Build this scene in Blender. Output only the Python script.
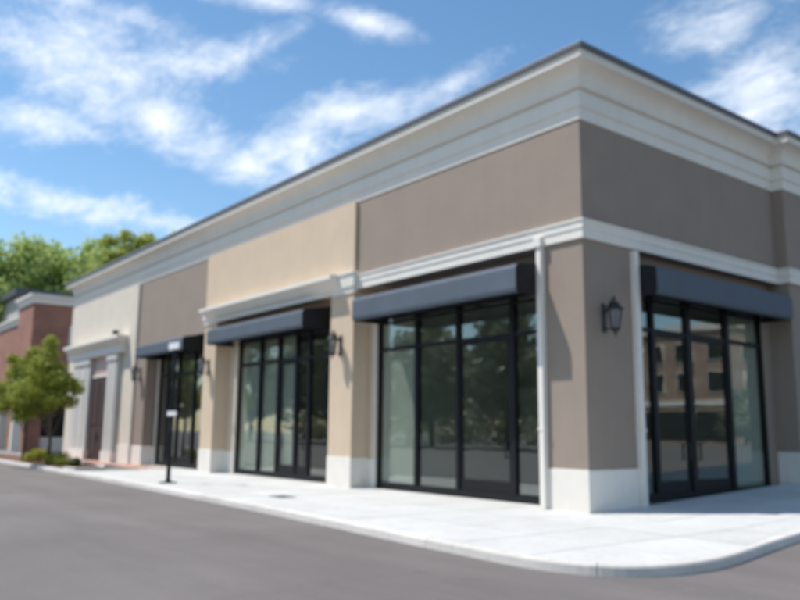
import bpy, bmesh, math, random
from mathutils import Vector, Matrix, noise
import numpy as np

random.seed(7)
R = math.radians
sc = bpy.context.scene
for o in list(bpy.data.objects):
    bpy.data.objects.remove(o)
C = sc.collection

# ------------------------------------------------------------------ camera
F_PX, YAW, PITCH, ROLL = 796.505, .663648, .163585, .010038
CAM = Vector((10.33247, -12.85336, 1.55))
F0 = Vector((-math.cos(YAW), math.sin(YAW), 0)); R0 = Vector((math.sin(YAW), math.cos(YAW), 0)); U0 = Vector((0, 0, 1))
F = F0*math.cos(PITCH)+U0*math.sin(PITCH); U = U0*math.cos(PITCH)-F0*math.sin(PITCH)
R2 = R0*math.cos(ROLL)+U*math.sin(ROLL); U2 = U*math.cos(ROLL)-R0*math.sin(ROLL)
cam = bpy.data.cameras.new('camera'); camo = bpy.data.objects.new('camera', cam); C.objects.link(camo)
M = Matrix((R2, U2, -F)).transposed().to_4x4(); M.translation = CAM
camo.matrix_world = M
cam.sensor_width = 36; cam.lens = F_PX/800*36; cam.clip_end = 2000; cam.clip_start = .05
cam.dof.use_dof = True                  # the photograph is thrown out of focus all over
cam.dof.focus_distance = 1.5; cam.dof.aperture_fstop = 3.9
sc.camera = camo
sc.render.resolution_x = 1024; sc.render.resolution_y = 768

# ------------------------------------------------------------------ light
SUN = Vector((.80, .72, -1.86)).normalized()      # direction the light travels
S = -SUN
el = math.asin(S.z); rot = math.atan2(S.x, S.y)
sun = bpy.data.lights.new('sun', 'SUN'); sun.energy = 3.9; sun.angle = R(.8); sun.color = (1, .955, .90)
so = bpy.data.objects.new('sun', sun); C.objects.link(so); so.rotation_euler = SUN.to_track_quat('-Z', 'Y').to_euler()

W = bpy.data.worlds.new('World'); sc.world = W; W.use_nodes = True
nt = W.node_tree; nt.nodes.clear()
def N(t, **k):
    n = nt.nodes.new(t)
    for a, b in k.items(): setattr(n, a, b)
    return n
def math_(op, a, b=None, c=None, tree=None):
    t = tree or nt
    n = t.nodes.new('ShaderNodeMath'); n.operation = op
    for i, v in enumerate((a, b, c)):
        if v is None: continue
        if isinstance(v, (int, float)): n.inputs[i].default_value = v
        else: t.links.new(v, n.inputs[i])
    return n.outputs[0]
sky = N('ShaderNodeTexSky', sky_type='NISHITA'); sky.sun_disc = False
sky.sun_elevation = el; sky.sun_rotation = rot; sky.altitude = 100; sky.air_density = 1.0; sky.dust_density = .35; sky.ozone_density = 1.1
tc = N('ShaderNodeTexCoord'); sep = N('ShaderNodeSeparateXYZ'); nt.links.new(tc.outputs['Generated'], sep.inputs[0])
X_, Y_, Z_ = sep.outputs
az = math_('ARCTAN2', Y_, X_); elv = math_('ARCSINE', Z_)
# cloud layer: direction projected on a high flat layer, so the wisps shrink towards the horizon
zz = math_('ADD', math_('MAXIMUM', Z_, 0), .22)
u = math_('DIVIDE', X_, zz); v = math_('DIVIDE', Y_, zz)
comb = N('ShaderNodeCombineXYZ'); nt.links.new(u, comb.inputs[0]); nt.links.new(v, comb.inputs[1])
mp = N('ShaderNodeMapping'); mp.inputs['Rotation'].default_value = (0, 0, R(-35)); mp.inputs['Scale'].default_value = (1.0, 1.45, 1)
nt.links.new(comb.outputs[0], mp.inputs[0])
def cn(scale, detail, rough, dist=0, off=0):
    n = N('ShaderNodeTexNoise'); n.inputs['Scale'].default_value = scale; n.inputs['Detail'].default_value = detail
    n.inputs['Roughness'].default_value = rough; n.inputs['Distortion'].default_value = dist
    nt.links.new(mp.outputs[0], n.inputs['Vector']); return n.outputs[0]
n1 = cn(3.4, 8, .66, .3); n2 = cn(13, 4, .7, .6)
blobs = [ # azimuth, elevation, half width, half height, tilt, weight (degrees): the broad banks of thin cloud
 (165, 24.0, 8.5, 4.0, 12, 1), (159.5, 21.0, 6, 2.2, 16, 1), (168, 19.9, 4.5, 1.5, 0, 1), (154.5, 25.8, 6, 1.1, -28, 1), (168, 28.0, 8, 1.0, 8, 1),
 (149.5, 20.2, 4.5, 2.5, -22, 1), (145.5, 22.6, 5, 1.6, -10, 1), (153, 18.4, 3.5, 1.3, 0, 1), (166, 14.9, 8, 1.2, 3, 1), (159, 14.2, 4, .9, 3, 1),
 (117.0, 22.0, 5, 4.6, -20, 1), (118.5, 26.5, 4.5, 2.4, -10, 1), (138.2, 24.6, 5, 1.2, -25, 1), (158, 25.0, 9, 2.4, -8, .6), (145, 28.6, 7, 1.4, 10, .6), (152, 29.5, 5, .8, 0, 1),
 (200, 24, 18, 8, 5, 1), (85, 22, 16, 6, 0, 1), (40, 18, 18, 5, 0, 1), (-10, 26, 22, 7, 0, 1), (-70, 22, 22, 7, 0, 1), (-120, 18, 16, 5, 0, 1), (150, 47, 28, 8, 10, 1), (-60, 52, 50, 10, 0, 1)]
tot = None
ae = N('ShaderNodeCombineXYZ'); nt.links.new(az, ae.inputs[0]); nt.links.new(elv, ae.inputs[1])
for a0, e0, sa, se, tilt, w in blobs:
    mp2 = N('ShaderNodeMapping', vector_type='TEXTURE'); nt.links.new(ae.outputs[0], mp2.inputs[0])
    mp2.inputs['Location'].default_value = (R((a0+180) % 360-180), R(e0), 0); mp2.inputs['Rotation'].default_value = (0, 0, R(tilt))
    mp2.inputs['Scale'].default_value = (R(sa)*1.75, R(se)*1.75, 1)
    gr = N('ShaderNodeTexGradient', gradient_type='QUADRATIC_SPHERE' if w < .7 else 'SPHERICAL'); nt.links.new(mp2.outputs[0], gr.inputs[0])
    tot = gr.outputs['Fac'] if tot is None else math_('MAXIMUM', tot, gr.outputs['Fac'])
# coverage = bank + noise
cov = math_('ADD', math_('MULTIPLY', math_('POWER', tot, .7), .66), math_('ADD', math_('MULTIPLY', n1, 1.0), math_('MULTIPLY', n2, .42)))
mr = N('ShaderNodeMapRange'); mr.interpolation_type = 'SMOOTHSTEP'; mr.inputs['From Min'].default_value = .94; mr.inputs['From Max'].default_value = 1.60
nt.links.new(cov, mr.inputs['Value'])
mixc = N('ShaderNodeMix', data_type='RGBA')
nt.links.new(mr.outputs[0], mixc.inputs[0])
hsv = N('ShaderNodeHueSaturation'); hsv.inputs['Saturation'].default_value = 1.16; hsv.inputs['Value'].default_value = 1.12; hsv.inputs['Hue'].default_value = .494
nt.links.new(sky.outputs[0], hsv.inputs['Color']); nt.links.new(hsv.outputs[0], mixc.inputs[6])
mixc.inputs[7].default_value = (7.6, 8.0, 8.6, 1)
bg = N('ShaderNodeBackground'); bg.inputs['Strength'].default_value = .104
nt.links.new(mixc.outputs[2], bg.inputs['Color'])
wo = N('ShaderNodeOutputWorld'); nt.links.new(bg.outputs[0], wo.inputs[0])
W.cycles.sampling_method = 'AUTOMATIC'

vs = sc.view_settings; vs.view_transform = 'Standard'; vs.look = 'None'; vs.exposure = .50; vs.gamma = 1; vs.use_curve_mapping = False
sc.cycles.use_denoising = True; sc.cycles.max_bounces = 8; sc.cycles.transparent_max_bounces = 16

# ------------------------------------------------------------------ materials
def new_mat(name):
    m = bpy.data.materials.new(name); m.use_nodes = True; t = m.node_tree
    return m, t, t.nodes['Principled BSDF']
def tex(t, kind, scale, vec=None, **inp):
    n = t.nodes.new(kind); n.inputs['Scale'].default_value = scale
    for k, v_ in inp.items(): n.inputs[k.replace('_', ' ')].default_value = v_
    if vec is not None: t.links.new(vec, n.inputs['Vector'])
    return n
def ramp(t, fac, stops):
    n = t.nodes.new('ShaderNodeValToRGB'); cr = n.color_ramp
    while len(cr.elements) < len(stops): cr.elements.new(.5)
    for e, (p, c) in zip(cr.elements, stops): e.position = p; e.color = (*c, 1)
    t.links.new(fac, n.inputs[0]); return n.outputs[0]
def mixm(t, fac, a, b, mode='MIX'):
    n = t.nodes.new('ShaderNodeMix'); n.data_type = 'RGBA'; n.blend_type = mode
    for i, v_ in ((0, fac), (6, a), (7, b)):
        if isinstance(v_, (int, float)): n.inputs[i].default_value = v_
        elif isinstance(v_, tuple): n.inputs[i].default_value = (*v_, 1)
        else: t.links.new(v_, n.inputs[i])
    return n.outputs[2]
def bump(t, b, h, dist, strength=1):
    n = t.nodes.new('ShaderNodeBump'); n.inputs['Distance'].default_value = dist; n.inputs['Strength'].default_value = strength
    t.links.new(h, n.inputs['Height']); t.links.new(n.outputs[0], b.inputs['Normal'])
def rough_mat(name, col, rough=.85, var=.04, scale=1.2, grain=60, gd=.003, streak=True):
    """painted stucco, concrete and the like: broad mottling, faint rain streaks, fine grain"""
    m, t, b = new_mat(name)
    co = t.nodes.new('ShaderNodeNewGeometry').outputs['Position']
    a = tex(t, 'ShaderNodeTexNoise', scale, co, Detail=6, Roughness=.6)
    dark = tuple(c*(1-2*var) for c in col); lite = tuple(min(1, c*(1+var)) for c in col)
    c1 = ramp(t, a.outputs[0], [(.25, dark), (.75, lite)])
    if streak:
        mp_ = t.nodes.new('ShaderNodeMapping'); mp_.inputs['Scale'].default_value = (3, 3, .25); t.links.new(co, mp_.inputs[0])
        s_ = tex(t, 'ShaderNodeTexNoise', 1.4, mp_.outputs[0], Detail=5, Roughness=.65)
        s2 = ramp(t, s_.outputs[0], [(.35, (.93, .93, .92)), (.6, (1, 1, 1))])
        c1 = mixm(t, .5, c1, s2, 'MULTIPLY')
    t.links.new(c1, b.inputs['Base Color']); b.inputs['Roughness'].default_value = rough
    g = tex(t, 'ShaderNodeTexNoise', grain, co, Detail=3, Roughness=.7)
    bump(t, b, g.outputs[0], gd, .6)
    return m
def plain(name, col, rough=.5, metal=0, coat=0, var=.1):
    m, t, b = new_mat(name)
    co = t.nodes.new('ShaderNodeNewGeometry').outputs['Position']
    a = tex(t, 'ShaderNodeTexNoise', 9, co, Detail=5, Roughness=.6)
    c1 = ramp(t, a.outputs[0], [(.3, tuple(c*(1-var) for c in col)), (.7, tuple(min(1, c*(1+var)) for c in col))])
    t.links.new(c1, b.inputs['Base Color']); b.inputs['Metallic'].default_value = metal
    r_ = ramp(t, a.outputs[0], [(.3, (rough*.85,)*3), (.7, (min(1, rough*1.15),)*3)]); t.links.new(r_, b.inputs['Roughness'])
    b.inputs['Coat Weight'].default_value = coat
    return m
MT = {}
MT['grey'] = rough_mat('grey_brown_stucco', (.292, .234, .190))
MT['tan'] = rough_mat('tan_stucco', (.60, .475, .345))
MT['cream'] = rough_mat('cream_stucco', (.66, .595, .50))
MT['trim'] = rough_mat('off_white_trim', (.76, .725, .66), var=.03, grain=40, gd=.001)
MT['base'] = rough_mat('pale_stone_base', (.76, .715, .65), var=.05)
MT['coping'] = plain('coping_metal', (.10, .11, .13), .5, .1)
MT['black'] = plain('black_aluminium', (.009, .010, .012), .55, 0); MT['black'].node_tree.nodes['Principled BSDF'].inputs['Specular IOR Level'].default_value = .25
MT['lantern'] = plain('lantern_metal', (.016, .016, .018), .45, .2)
MT['awning'] = rough_mat('slate_awning_cloth', (.085, .108, .140), .75, var=.05, grain=300, gd=.0008)
MT['awncap'] = plain('black_awning_cloth', (.008, .008, .009), .8)
MT['inwall'] = rough_mat('interior_drywall', (.80, .81, .78), streak=False)
MT['infloor'] = rough_mat('interior_concrete_floor', (.50, .49, .47), .5, streak=False)
MT['paper'] = rough_mat('white_window_paper', (.60, .62, .59), .9, streak=False)
MT['roof'] = rough_mat('roof_membrane', (.35, .35, .34), streak=False)
MT['white'] = plain('white_enamel', (.8, .8, .8), .4)
MT['door'] = plain('brown_door_shaded', (.040, .018, .014), .7)  # brown deepened to paint in the shade of a recessed doorway
MT['pink'] = plain('frosted_pink_panel', (.50, .36, .33), .5)
MT['grey_and_shade'] = rough_mat('grey_wall_and_shaded_pilaster', (.52, .51, .49), var=.04)  # hood shade painted in as pilaster grey; also the far building's own grey
MT['mulch'] = rough_mat('bark_mulch', (.17, .085, .055), .95, var=.25, scale=12, grain=90, gd=.03, streak=False)

# concrete of the pavement
def concrete(name, col, var):
    m, t, b = new_mat(name)
    co = t.nodes.new('ShaderNodeNewGeometry').outputs['Position']
    inf = t.nodes.new('ShaderNodeObjectInfo').outputs['Random']
    a = tex(t, 'ShaderNodeTexNoise', .8, co, Detail=8, Roughness=.65)
    c1 = ramp(t, a.outputs[0], [(.3, tuple(c*(1-var) for c in col)), (.65, col)])
    s_ = tex(t, 'ShaderNodeTexNoise', 6, co, Detail=6, Roughness=.75)
    c2 = ramp(t, s_.outputs[0], [(.32, (.86, .855, .84)), (.5, (1, 1, 1))])
    c3 = mixm(t, 1, c1, c2, 'MULTIPLY')
    c4 = ramp(t, inf, [(0, (.90, .90, .89)), (1, (1, 1, 1))])
    t.links.new(mixm(t, 1, c3, c4, 'MULTIPLY'), b.inputs['Base Color']); b.inputs['Roughness'].default_value = .9
    g = tex(t, 'ShaderNodeTexNoise', 120, co, Detail=3); bump(t, b, g.outputs[0], .002, .5)
    return m
MT['walk'] = concrete('pale_concrete', (.575, .575, .555), .14)
MT['kerb'] = concrete('worn_kerb_concrete', (.66, .63, .59), .2)
MT['joint'] = concrete('joint_concrete', (.16, .155, .145), .1)
# asphalt
m, t, b = new_mat('aged_asphalt')
co = t.nodes.new('ShaderNodeNewGeometry').outputs['Position']
a = tex(t, 'ShaderNodeTexNoise', .22, co, Detail=6, Roughness=.62)
c1 = ramp(t, a.outputs[0], [(.3, (.122, .108, .102)), (.7, (.162, .146, .138))])
s_ = tex(t, 'ShaderNodeTexNoise', 90, co, Detail=3, Roughness=.8)
c2 = ramp(t, s_.outputs[0], [(.3, (.72, .72, .73)), (.7, (1.25, 1.24, 1.22))])
c3 = mixm(t, 1, c1, c2, 'MULTIPLY')
mp_ = t.nodes.new('ShaderNodeMapping'); mp_.inputs['Scale'].default_value = (.12, 1.1, 1); t.links.new(co, mp_.inputs[0])
s3 = tex(t, 'ShaderNodeTexNoise', 1, mp_.outputs[0], Detail=5, Roughness=.6)
c4 = ramp(t, s3.outputs[0], [(.35, (.90, .90, .90)), (.65, (1.06, 1.06, 1.06))])
c5 = mixm(t, 1, c3, c4, 'MULTIPLY')
wn = tex(t, 'ShaderNodeTexNoise', .9, co, Detail=5); wv = t.nodes.new('ShaderNodeVectorMath'); wv.operation = 'MULTIPLY_ADD'
t.links.new(wn.outputs['Color'], wv.inputs[0]); wv.inputs[1].default_value = (1.6, 1.6, 0); t.links.new(co, wv.inputs[2])
vo = t.nodes.new('ShaderNodeTexVoronoi'); vo.feature = 'DISTANCE_TO_EDGE'; vo.inputs['Scale'].default_value = .16; t.links.new(wv.outputs[0], vo.inputs['Vector'])
ck = ramp(t, vo.outputs['Distance'], [(.0, (.62, .60, .59)), (.006, (1, 1, 1))])
c6 = mixm(t, .25, c5, ck, 'MULTIPLY')
sp_ = tex(t, 'ShaderNodeTexNoise', .75, co, Detail=4, Roughness=.7)
oil = ramp(t, sp_.outputs[0], [(.26, (.82, .81, .81)), (.38, (1, 1, 1)), (.64, (1, 1, 1)), (.76, (1.14, 1.13, 1.12))])
t.links.new(mixm(t, 1, c6, oil, 'MULTIPLY'), b.inputs['Base Color']); b.inputs['Roughness'].default_value = .85
bump(t, b, s_.outputs[0], .006, .6); MT['asphalt'] = m
# bricks
def brickm(name, c_a, c_b, mort, sx=4.6):
    m, t, b = new_mat(name)
    g = t.nodes.new('ShaderNodeNewGeometry'); sp = t.nodes.new('ShaderNodeSeparateXYZ'); t.links.new(g.outputs['Position'], sp.inputs[0])
    cb = t.nodes.new('ShaderNodeCombineXYZ'); t.links.new(math_('ADD', sp.outputs[0], sp.outputs[1], tree=t), cb.inputs[0]); t.links.new(sp.outputs[2], cb.inputs[1])
    br = t.nodes.new('ShaderNodeTexBrick'); t.links.new(cb.outputs[0], br.inputs['Vector'])
    br.inputs['Scale'].default_value = 1; br.inputs['Brick Width'].default_value = .24; br.inputs['Row Height'].default_value = .085; br.inputs['Mortar Size'].default_value = .008
    br.inputs['Color1'].default_value = (*c_a, 1); br.inputs['Color2'].default_value = (*c_b, 1); br.inputs['Mortar'].default_value = (*mort, 1)
    a = tex(t, 'ShaderNodeTexNoise', .7, g.outputs['Position'], Detail=6)
    c = ramp(t, a.outputs[0], [(.3, (.75, .75, .75)), (.7, (1.1, 1.1, 1.1))])
    t.links.new(mixm(t, 1, br.outputs[0], c, 'MULTIPLY'), b.inputs['Base Color']); b.inputs['Roughness'].default_value = .9
    bump(t, b, br.outputs['Fac'], -.006, 1)
    return m
MT['brick'] = brickm('red_brown_brick', (.36, .135, .085), (.28, .105, .07), (.42, .34, .28))
MT['brick2'] = brickm('orange_brick', (.42, .27, .19), (.37, .23, .16), (.45, .38, .32))
MT['paver'] = plain('terracotta_paver', (.42, .25, .20), .9, var=.2)
# glass: real thin pane, Fresnel reflection over a slightly green tint
m, t, b = new_mat('storefront_glass'); t.nodes.remove(b)
gg = t.nodes.new('ShaderNodeNewGeometry'); dt = t.nodes.new('ShaderNodeVectorMath'); dt.operation = 'DOT_PRODUCT'
t.links.new(gg.outputs['Incoming'], dt.inputs[0]); t.links.new(gg.outputs['Normal'], dt.inputs[1])
cs = math_('ABSOLUTE', dt.outputs['Value'], tree=t)
fres = math_('MULTIPLY_ADD', math_('POWER', math_('SUBTRACT', 1, cs, tree=t), 5, tree=t), .86, .14, tree=t)
gl = t.nodes.new('ShaderNodeBsdfGlossy'); gl.inputs['Roughness'].default_value = .01; gl.inputs['Color'].default_value = (.93, .97, .96, 1)
tr = t.nodes.new('ShaderNodeBsdfTransparent'); tr.inputs['Color'].default_value = (.82, .85, .82, 1)
mx = t.nodes.new('ShaderNodeMixShader'); t.links.new(fres, mx.inputs[0]); t.links.new(tr.outputs[0], mx.inputs[1]); t.links.new(gl.outputs[0], mx.inputs[2])
nz = tex(t, 'ShaderNodeTexNoise', .9, t.nodes.new('ShaderNodeNewGeometry').outputs['Position'], Detail=2)
bp = t.nodes.new('ShaderNodeBump'); bp.inputs['Distance'].default_value = .004; bp.inputs['Strength'].default_value = .5
t.links.new(nz.outputs[0], bp.inputs['Height']); t.links.new(bp.outputs[0], gl.inputs['Normal'])
t.links.new(mx.outputs[0], t.nodes['Material Output'].inputs[0]); MT['glass'] = m
m, t, b = new_mat('lantern_glass'); b.inputs['Base Color'].default_value = (.25, .27, .29, 1); b.inputs['Roughness'].default_value = .12
b.inputs['Alpha'].default_value = .55; MT['lglass'] = m
def leafm(name, cols, trans=.35):
    m, t, b = new_mat(name)
    g = t.nodes.new('ShaderNodeNewGeometry')
    a = tex(t, 'ShaderNodeTexNoise', .8, g.outputs['Position'], Detail=3)
    f = math_('ADD', math_('MULTIPLY', a.outputs[0], .55), math_('MULTIPLY', g.outputs['Random Per Island'], .45), tree=t)
    c = ramp(t, f, [(.25, cols[0]), (.5, cols[1]), (.75, cols[2])])
    t.links.new(c, b.inputs['Base Color']); b.inputs['Roughness'].default_value = .6
    tl = t.nodes.new('ShaderNodeBsdfTranslucent'); t.links.new(c, tl.inputs[0])
    mx = t.nodes.new('ShaderNodeMixShader'); mx.inputs[0].default_value = trans
    t.links.new(b.outputs[0], mx.inputs[1]); t.links.new(tl.outputs[0], mx.inputs[2]); t.links.new(mx.outputs[0], t.nodes['Material Output'].inputs[0])
    return m
MT['leaf'] = leafm('green_leaves', [(.10, .135, .014), (.20, .245, .024), (.32, .36, .05)])
MT['leaf_far'] = leafm('hazed_far_leaves', trans=.5, cols=[(.25, .33, .09), (.33, .43, .12), (.42, .52, .17)])  # haze over the distant trees painted into paler leaf colours
MT['leaf_olive'] = leafm('olive_leaves', [(.17, .21, .03), (.28, .33, .05), (.38, .43, .08)])
MT['leaf_yellow'] = leafm('yellow_green_leaves', [(.13, .14, .012), (.24, .25, .02), (.36, .36, .04)])
MT['leaf_dark'] = leafm('dark_green_leaves', [(.03, .06, .012), (.05, .10, .02), (.09, .15, .03)])
MT['leaf_mirror'] = leafm('dull_green_leaves', [(.13, .15, .08), (.20, .22, .12), (.28, .30, .18)])
MT['bark'] = rough_mat('bark', (.14, .11, .085), .95, var=.2, scale=8, grain=40, gd=.02, streak=False)

# ------------------------------------------------------------------ helpers
class MB:
    def __init__(s): s.v = []; s.f = []
    def box(s, x0, y0, z0, x1, y1, z1):
        i = len(s.v)
        s.v += [(x0,y0,z0),(x1,y0,z0),(x1,y1,z0),(x0,y1,z0),(x0,y0,z1),(x1,y0,z1),(x1,y1,z1),(x0,y1,z1)]
        s.f += [tuple(i+k for k in q) for q in ((0,3,2,1),(4,5,6,7),(0,1,5,4),(1,2,6,5),(2,3,7,6),(3,0,4,7))]
        return s
    def prism(s, poly, z0, z1):
        n = len(poly); i = len(s.v)
        zz0 = z0 if callable(z0) else (lambda x, y: z0); zz1 = z1 if callable(z1) else (lambda x, y: z1)
        s.v += [(x, y, zz0(x, y)) for x, y in poly]+[(x, y, zz1(x, y)) for x, y in poly]
        s.f.append(tuple(i+k for k in reversed(range(n)))); s.f.append(tuple(i+n+k for k in range(n)))
        for k in range(n):
            j = (k+1) % n; s.f.append((i+k, i+j, i+n+j, i+n+k))
        return s
    def lathe(s, prof, c=(0, 0, 0), seg=16):
        i = len(s.v); n = len(prof)
        for r_, z in prof:
            for k in range(seg):
                a_ = 2*math.pi*k/seg; s.v.append((c[0]+r_*math.cos(a_), c[1]+r_*math.sin(a_), c[2]+z))
        for p in range(n-1):
            for k in range(seg):
                j = (k+1) % seg; s.f.append((i+p*seg+k, i+p*seg+j, i+(p+1)*seg+j, i+(p+1)*seg+k))
        s.f.append(tuple(i+k for k in reversed(range(seg)))); s.f.append(tuple(i+(n-1)*seg+k for k in range(seg)))
        return s
    def tube(s, pts, rad, seg=8):
        pts = [Vector(p) for p in pts]; i = len(s.v); n = len(pts)
        rads = rad if isinstance(rad, (list, tuple)) else [rad]*n
        for p, r_ in zip(range(n), rads):
            d = (pts[min(p+1, n-1)]-pts[max(p-1, 0)]).normalized()
            a_ = d.orthogonal().normalized() if p == 0 else (a_-d*a_.dot(d)).normalized()
            b_ = d.cross(a_)
            for k in range(seg):
                th = 2*math.pi*k/seg; s.v.append(tuple(pts[p]+a_*math.cos(th)*r_+b_*math.sin(th)*r_))
        for p in range(n-1):
            for k in range(seg):
                j = (k+1) % seg; s.f.append((i+p*seg+k, i+p*seg+j, i+(p+1)*seg+j, i+(p+1)*seg+k))
        s.f.append(tuple(i+k for k in reversed(range(seg)))); s.f.append(tuple(i+(n-1)*seg+k for k in range(seg)))
        return s
    def build(s, name, mat, parent=None, bevel=0, smooth=False, loc=None):
        me = bpy.data.meshes.new(name); me.from_pydata(s.v, [], s.f); me.materials.append(mat)
        if smooth or bevel:
            bm = bmesh.new(); bm.from_mesh(me)
            if bevel: bmesh.ops.bevel(bm, geom=[e for e in bm.edges], offset=bevel, segments=1, affect='EDGES', clamp_overlap=True)
            if smooth:
                for f_ in bm.faces: f_.smooth = True
            bm.to_mesh(me); bm.free()
        o = bpy.data.objects.new(name, me); C.objects.link(o)
        if parent: o.parent = parent
        if loc: o.location = loc
        return o
def empty(name, loc=(0, 0, 0), rz=0):
    o = bpy.data.objects.new(name, None); C.objects.link(o); o.location = loc; o.rotation_euler = (0, 0, rz); o.empty_display_size = .3
    return o
def tag(o, label=None, cat=None, group=None, kind=None):
    for k, v_ in (('label', label), ('category', cat), ('group', group), ('kind', kind)):
        if v_: o[k] = v_
    return o
def copy_tree(o, parent=None):
    c = o.copy(); C.objects.link(c)
    if parent: c.parent = parent
    for ch in list(o.children): copy_tree(ch, c)
    return c

# ------------------------------------------------------------------ ground
def sm(x, a, b):
    x = min(1, max(0, (x-a)/(b-a))); return x*x*(3-2*x)
def H(x, y):            # the ground falls gently to the kerb and climbs along the right-hand side of the building
    return .044*min(max(y-.3, 0), 14)*sm(x, -1.2, 0.0)
ROADZ = -.14
gx = sorted(set([-900, -400, -200, -120, -80, -60]+list(range(-50, 30, 2))+[-1.2, -.6, 0]+[40, 60, 90, 150, 300, 600, 900]))
gy = sorted(set([-900, -400, -200, -120, -80, -60, -40, -30, -20, -10, -5, 0, .3]+list(range(1, 16))+[14.3, 20, 30, 50, 80, 120, 200, 400, 900]))
V = [(x, y, ROADZ+H(x, y)) for y in gy for x in gx]; nx = len(gx)
Fc = [(j*nx+i, j*nx+i+1, (j+1)*nx+i+1, (j+1)*nx+i) for j in range(len(gy)-1) for i in range(nx-1)]
me = bpy.data.meshes.new('road'); me.from_pydata(V, [], Fc); me.materials.append(MT['asphalt'])
o = bpy.data.objects.new('road', me); C.objects.link(o); tag(o, 'worn grey asphalt road and car park', kind='structure')

# outer edge of the kerb, left to right, then back along the right side
KP = [(-60, -3.3), (-32, -3.75), (-22.4, -3.85), (-16.8, -4.07), (-8.3, -4.40), (-3.2, -4.68), (.3, -4.97), (2.0, -5.08), (3.0, -5.12), (3.7, -5.0), (4.2, -4.68), (4.48, -4.2), (4.58, -3.6), (4.55, -2.9), (4.35, -1.9), (4.08, -.7), (3.86, .5), (3.78, 2), (3.78, 6), (3.78, 14), (3.78, 24)]
def resample(P_, step):
    out = [Vector(P_[0])]
    for a_, b_ in zip(P_, P_[1:]):
        a_, b_ = Vector(a_), Vector(b_); n = max(1, round((b_-a_).length/step))
        out += [a_+(b_-a_)*k/n for k in range(1, n+1)]
    return out
def smooth_path(P_, it=2):
    P_ = [Vector(p) for p in P_]
    for _ in range(it):
        q = [P_[0]]
        for a_, b_ in zip(P_, P_[1:]): q += [a_*.75+b_*.25, a_*.25+b_*.75]
        q.append(P_[-1]); P_ = q
    return P_
KS = smooth_path(KP, 2)
def offset(P_, d):
    out = []
    for k, p in enumerate(P_):
        t_ = (P_[min(k+1, len(P_)-1)]-P_[max(k-1, 0)]).normalized(); out.append(p+Vector((-t_.y, t_.x))*d)
    return out
KW = .16
KI = offset(KS, KW)
walk = empty('sidewalk'); tag(walk, 'pale concrete pavement running round the building corner', kind='structure')
# kerb: cast in about 3 m lengths
lens = [0]
for a_, b_ in zip(KS, KS[1:]): lens.append(lens[-1]+(b_-a_).length)
def at_len(P_, L):
    for k in range(len(lens)-1):
        if lens[k+1] >= L:
            f_ = (L-lens[k])/(lens[k+1]-lens[k]); return P_[k].lerp(P_[k+1], f_)
    return P_[-1].copy()
L = 0
while L < lens[-1]-1:
    L1 = min(L+3.05, lens[-1]); s0, s1 = L+.005, L1-.005
    ts = [s0]+[l for l in lens if s0 < l < s1]+[s1]
    mb = MB(); rows = []
    for l in ts:
        po, pi = at_len(KS, l), at_len(KI, l)
        n = (po-pi).normalized()
        h = H(pi.x, pi.y)
        prof = [(po, ROADZ+h-.05), (po-n*.012, h-.035), (po-n*.028, h-.010), (po-n*.05, h), (pi+n*.004, h+.001), (pi+n*.004, h-.15)]
        rows.append([(q.x, q.y, z) for q, z in prof])
    i0 = 0
    for r_ in rows: mb.v += r_
    for j in range(len(rows)-1):
        for k in range(5): mb.f.append((j*6+k, (j+1)*6+k, (j+1)*6+k+1, j*6+k+1))
    mb.f.append(tuple(range(6))); mb.f.append(tuple((len(rows)-1)*6+k for k in reversed(range(6))))
    mb.build('kerb_stone', MT['kerb'], walk); L = L1
# slabs: grid cells cut by the kerb line
def clip(poly, inside, cross):
    out = []
    for k in range(len(poly)):
        a_, b_ = poly[k-1], poly[k]
        ia, ib = inside(a_), inside(b_)
        if ib:
            if not ia: out.append(cross(a_, b_))
            out.append(b_)
        elif ia: out.append(cross(a_, b_))
    return out
hull = offset(KS, KW+.004)
def clip_hull(poly):
    lox, hix = min(p[0] for p in poly)-.05, max(p[0] for p in poly)+.05; loy, hiy = min(p[1] for p in poly)-.05, max(p[1] for p in poly)+.05
    for a_, b_ in zip(hull, hull[1:]):
        if (b_-a_).length < 1e-4 or max(a_.x, b_.x) < lox or min(a_.x, b_.x) > hix or max(a_.y, b_.y) < loy or min(a_.y, b_.y) > hiy: continue
        e = b_-a_
        def ins(p): return e.x*(p[1]-a_.y)-e.y*(p[0]-a_.x) >= 0
        def crs(p, q):
            dp = e.x*(p[1]-a_.y)-e.y*(p[0]-a_.x); dq = e.x*(q[1]-a_.y)-e.y*(q[0]-a_.x); f_ = dp/(dp-dq)
            return (p[0]+(q[0]-p[0])*f_, p[1]+(q[1]-p[1])*f_)
        poly = clip(poly, ins, crs)
        if len(poly) < 3: return []
    return poly
def outside(P_):
    c_ = Vector((sum(p[0] for p in P_)/len(P_), sum(p[1] for p in P_)/len(P_)))
    k = min(range(len(hull)-1), key=lambda i_: ((hull[i_]+hull[i_+1])/2-c_).length)
    e = hull[k+1]-hull[k]; d = c_-hull[k]
    return e.x*d.y-e.y*d.x < 0
def interp(ax, v_):
    for a_, b_ in zip(hull, hull[1:]):
        if min(a_[ax], b_[ax]) <= v_ <= max(a_[ax], b_[ax]) and abs(a_[ax]-b_[ax]) > 1e-6 and (ax == 0 and a_.y < -3 and a_.x < 3.1 or ax == 1 and a_.y > -2.4 and a_.x > 3):
            f_ = (v_-a_[ax])/(b_[ax]-a_[ax]); return a_[1-ax]*(1-f_)+b_[1-ax]*f_
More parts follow.
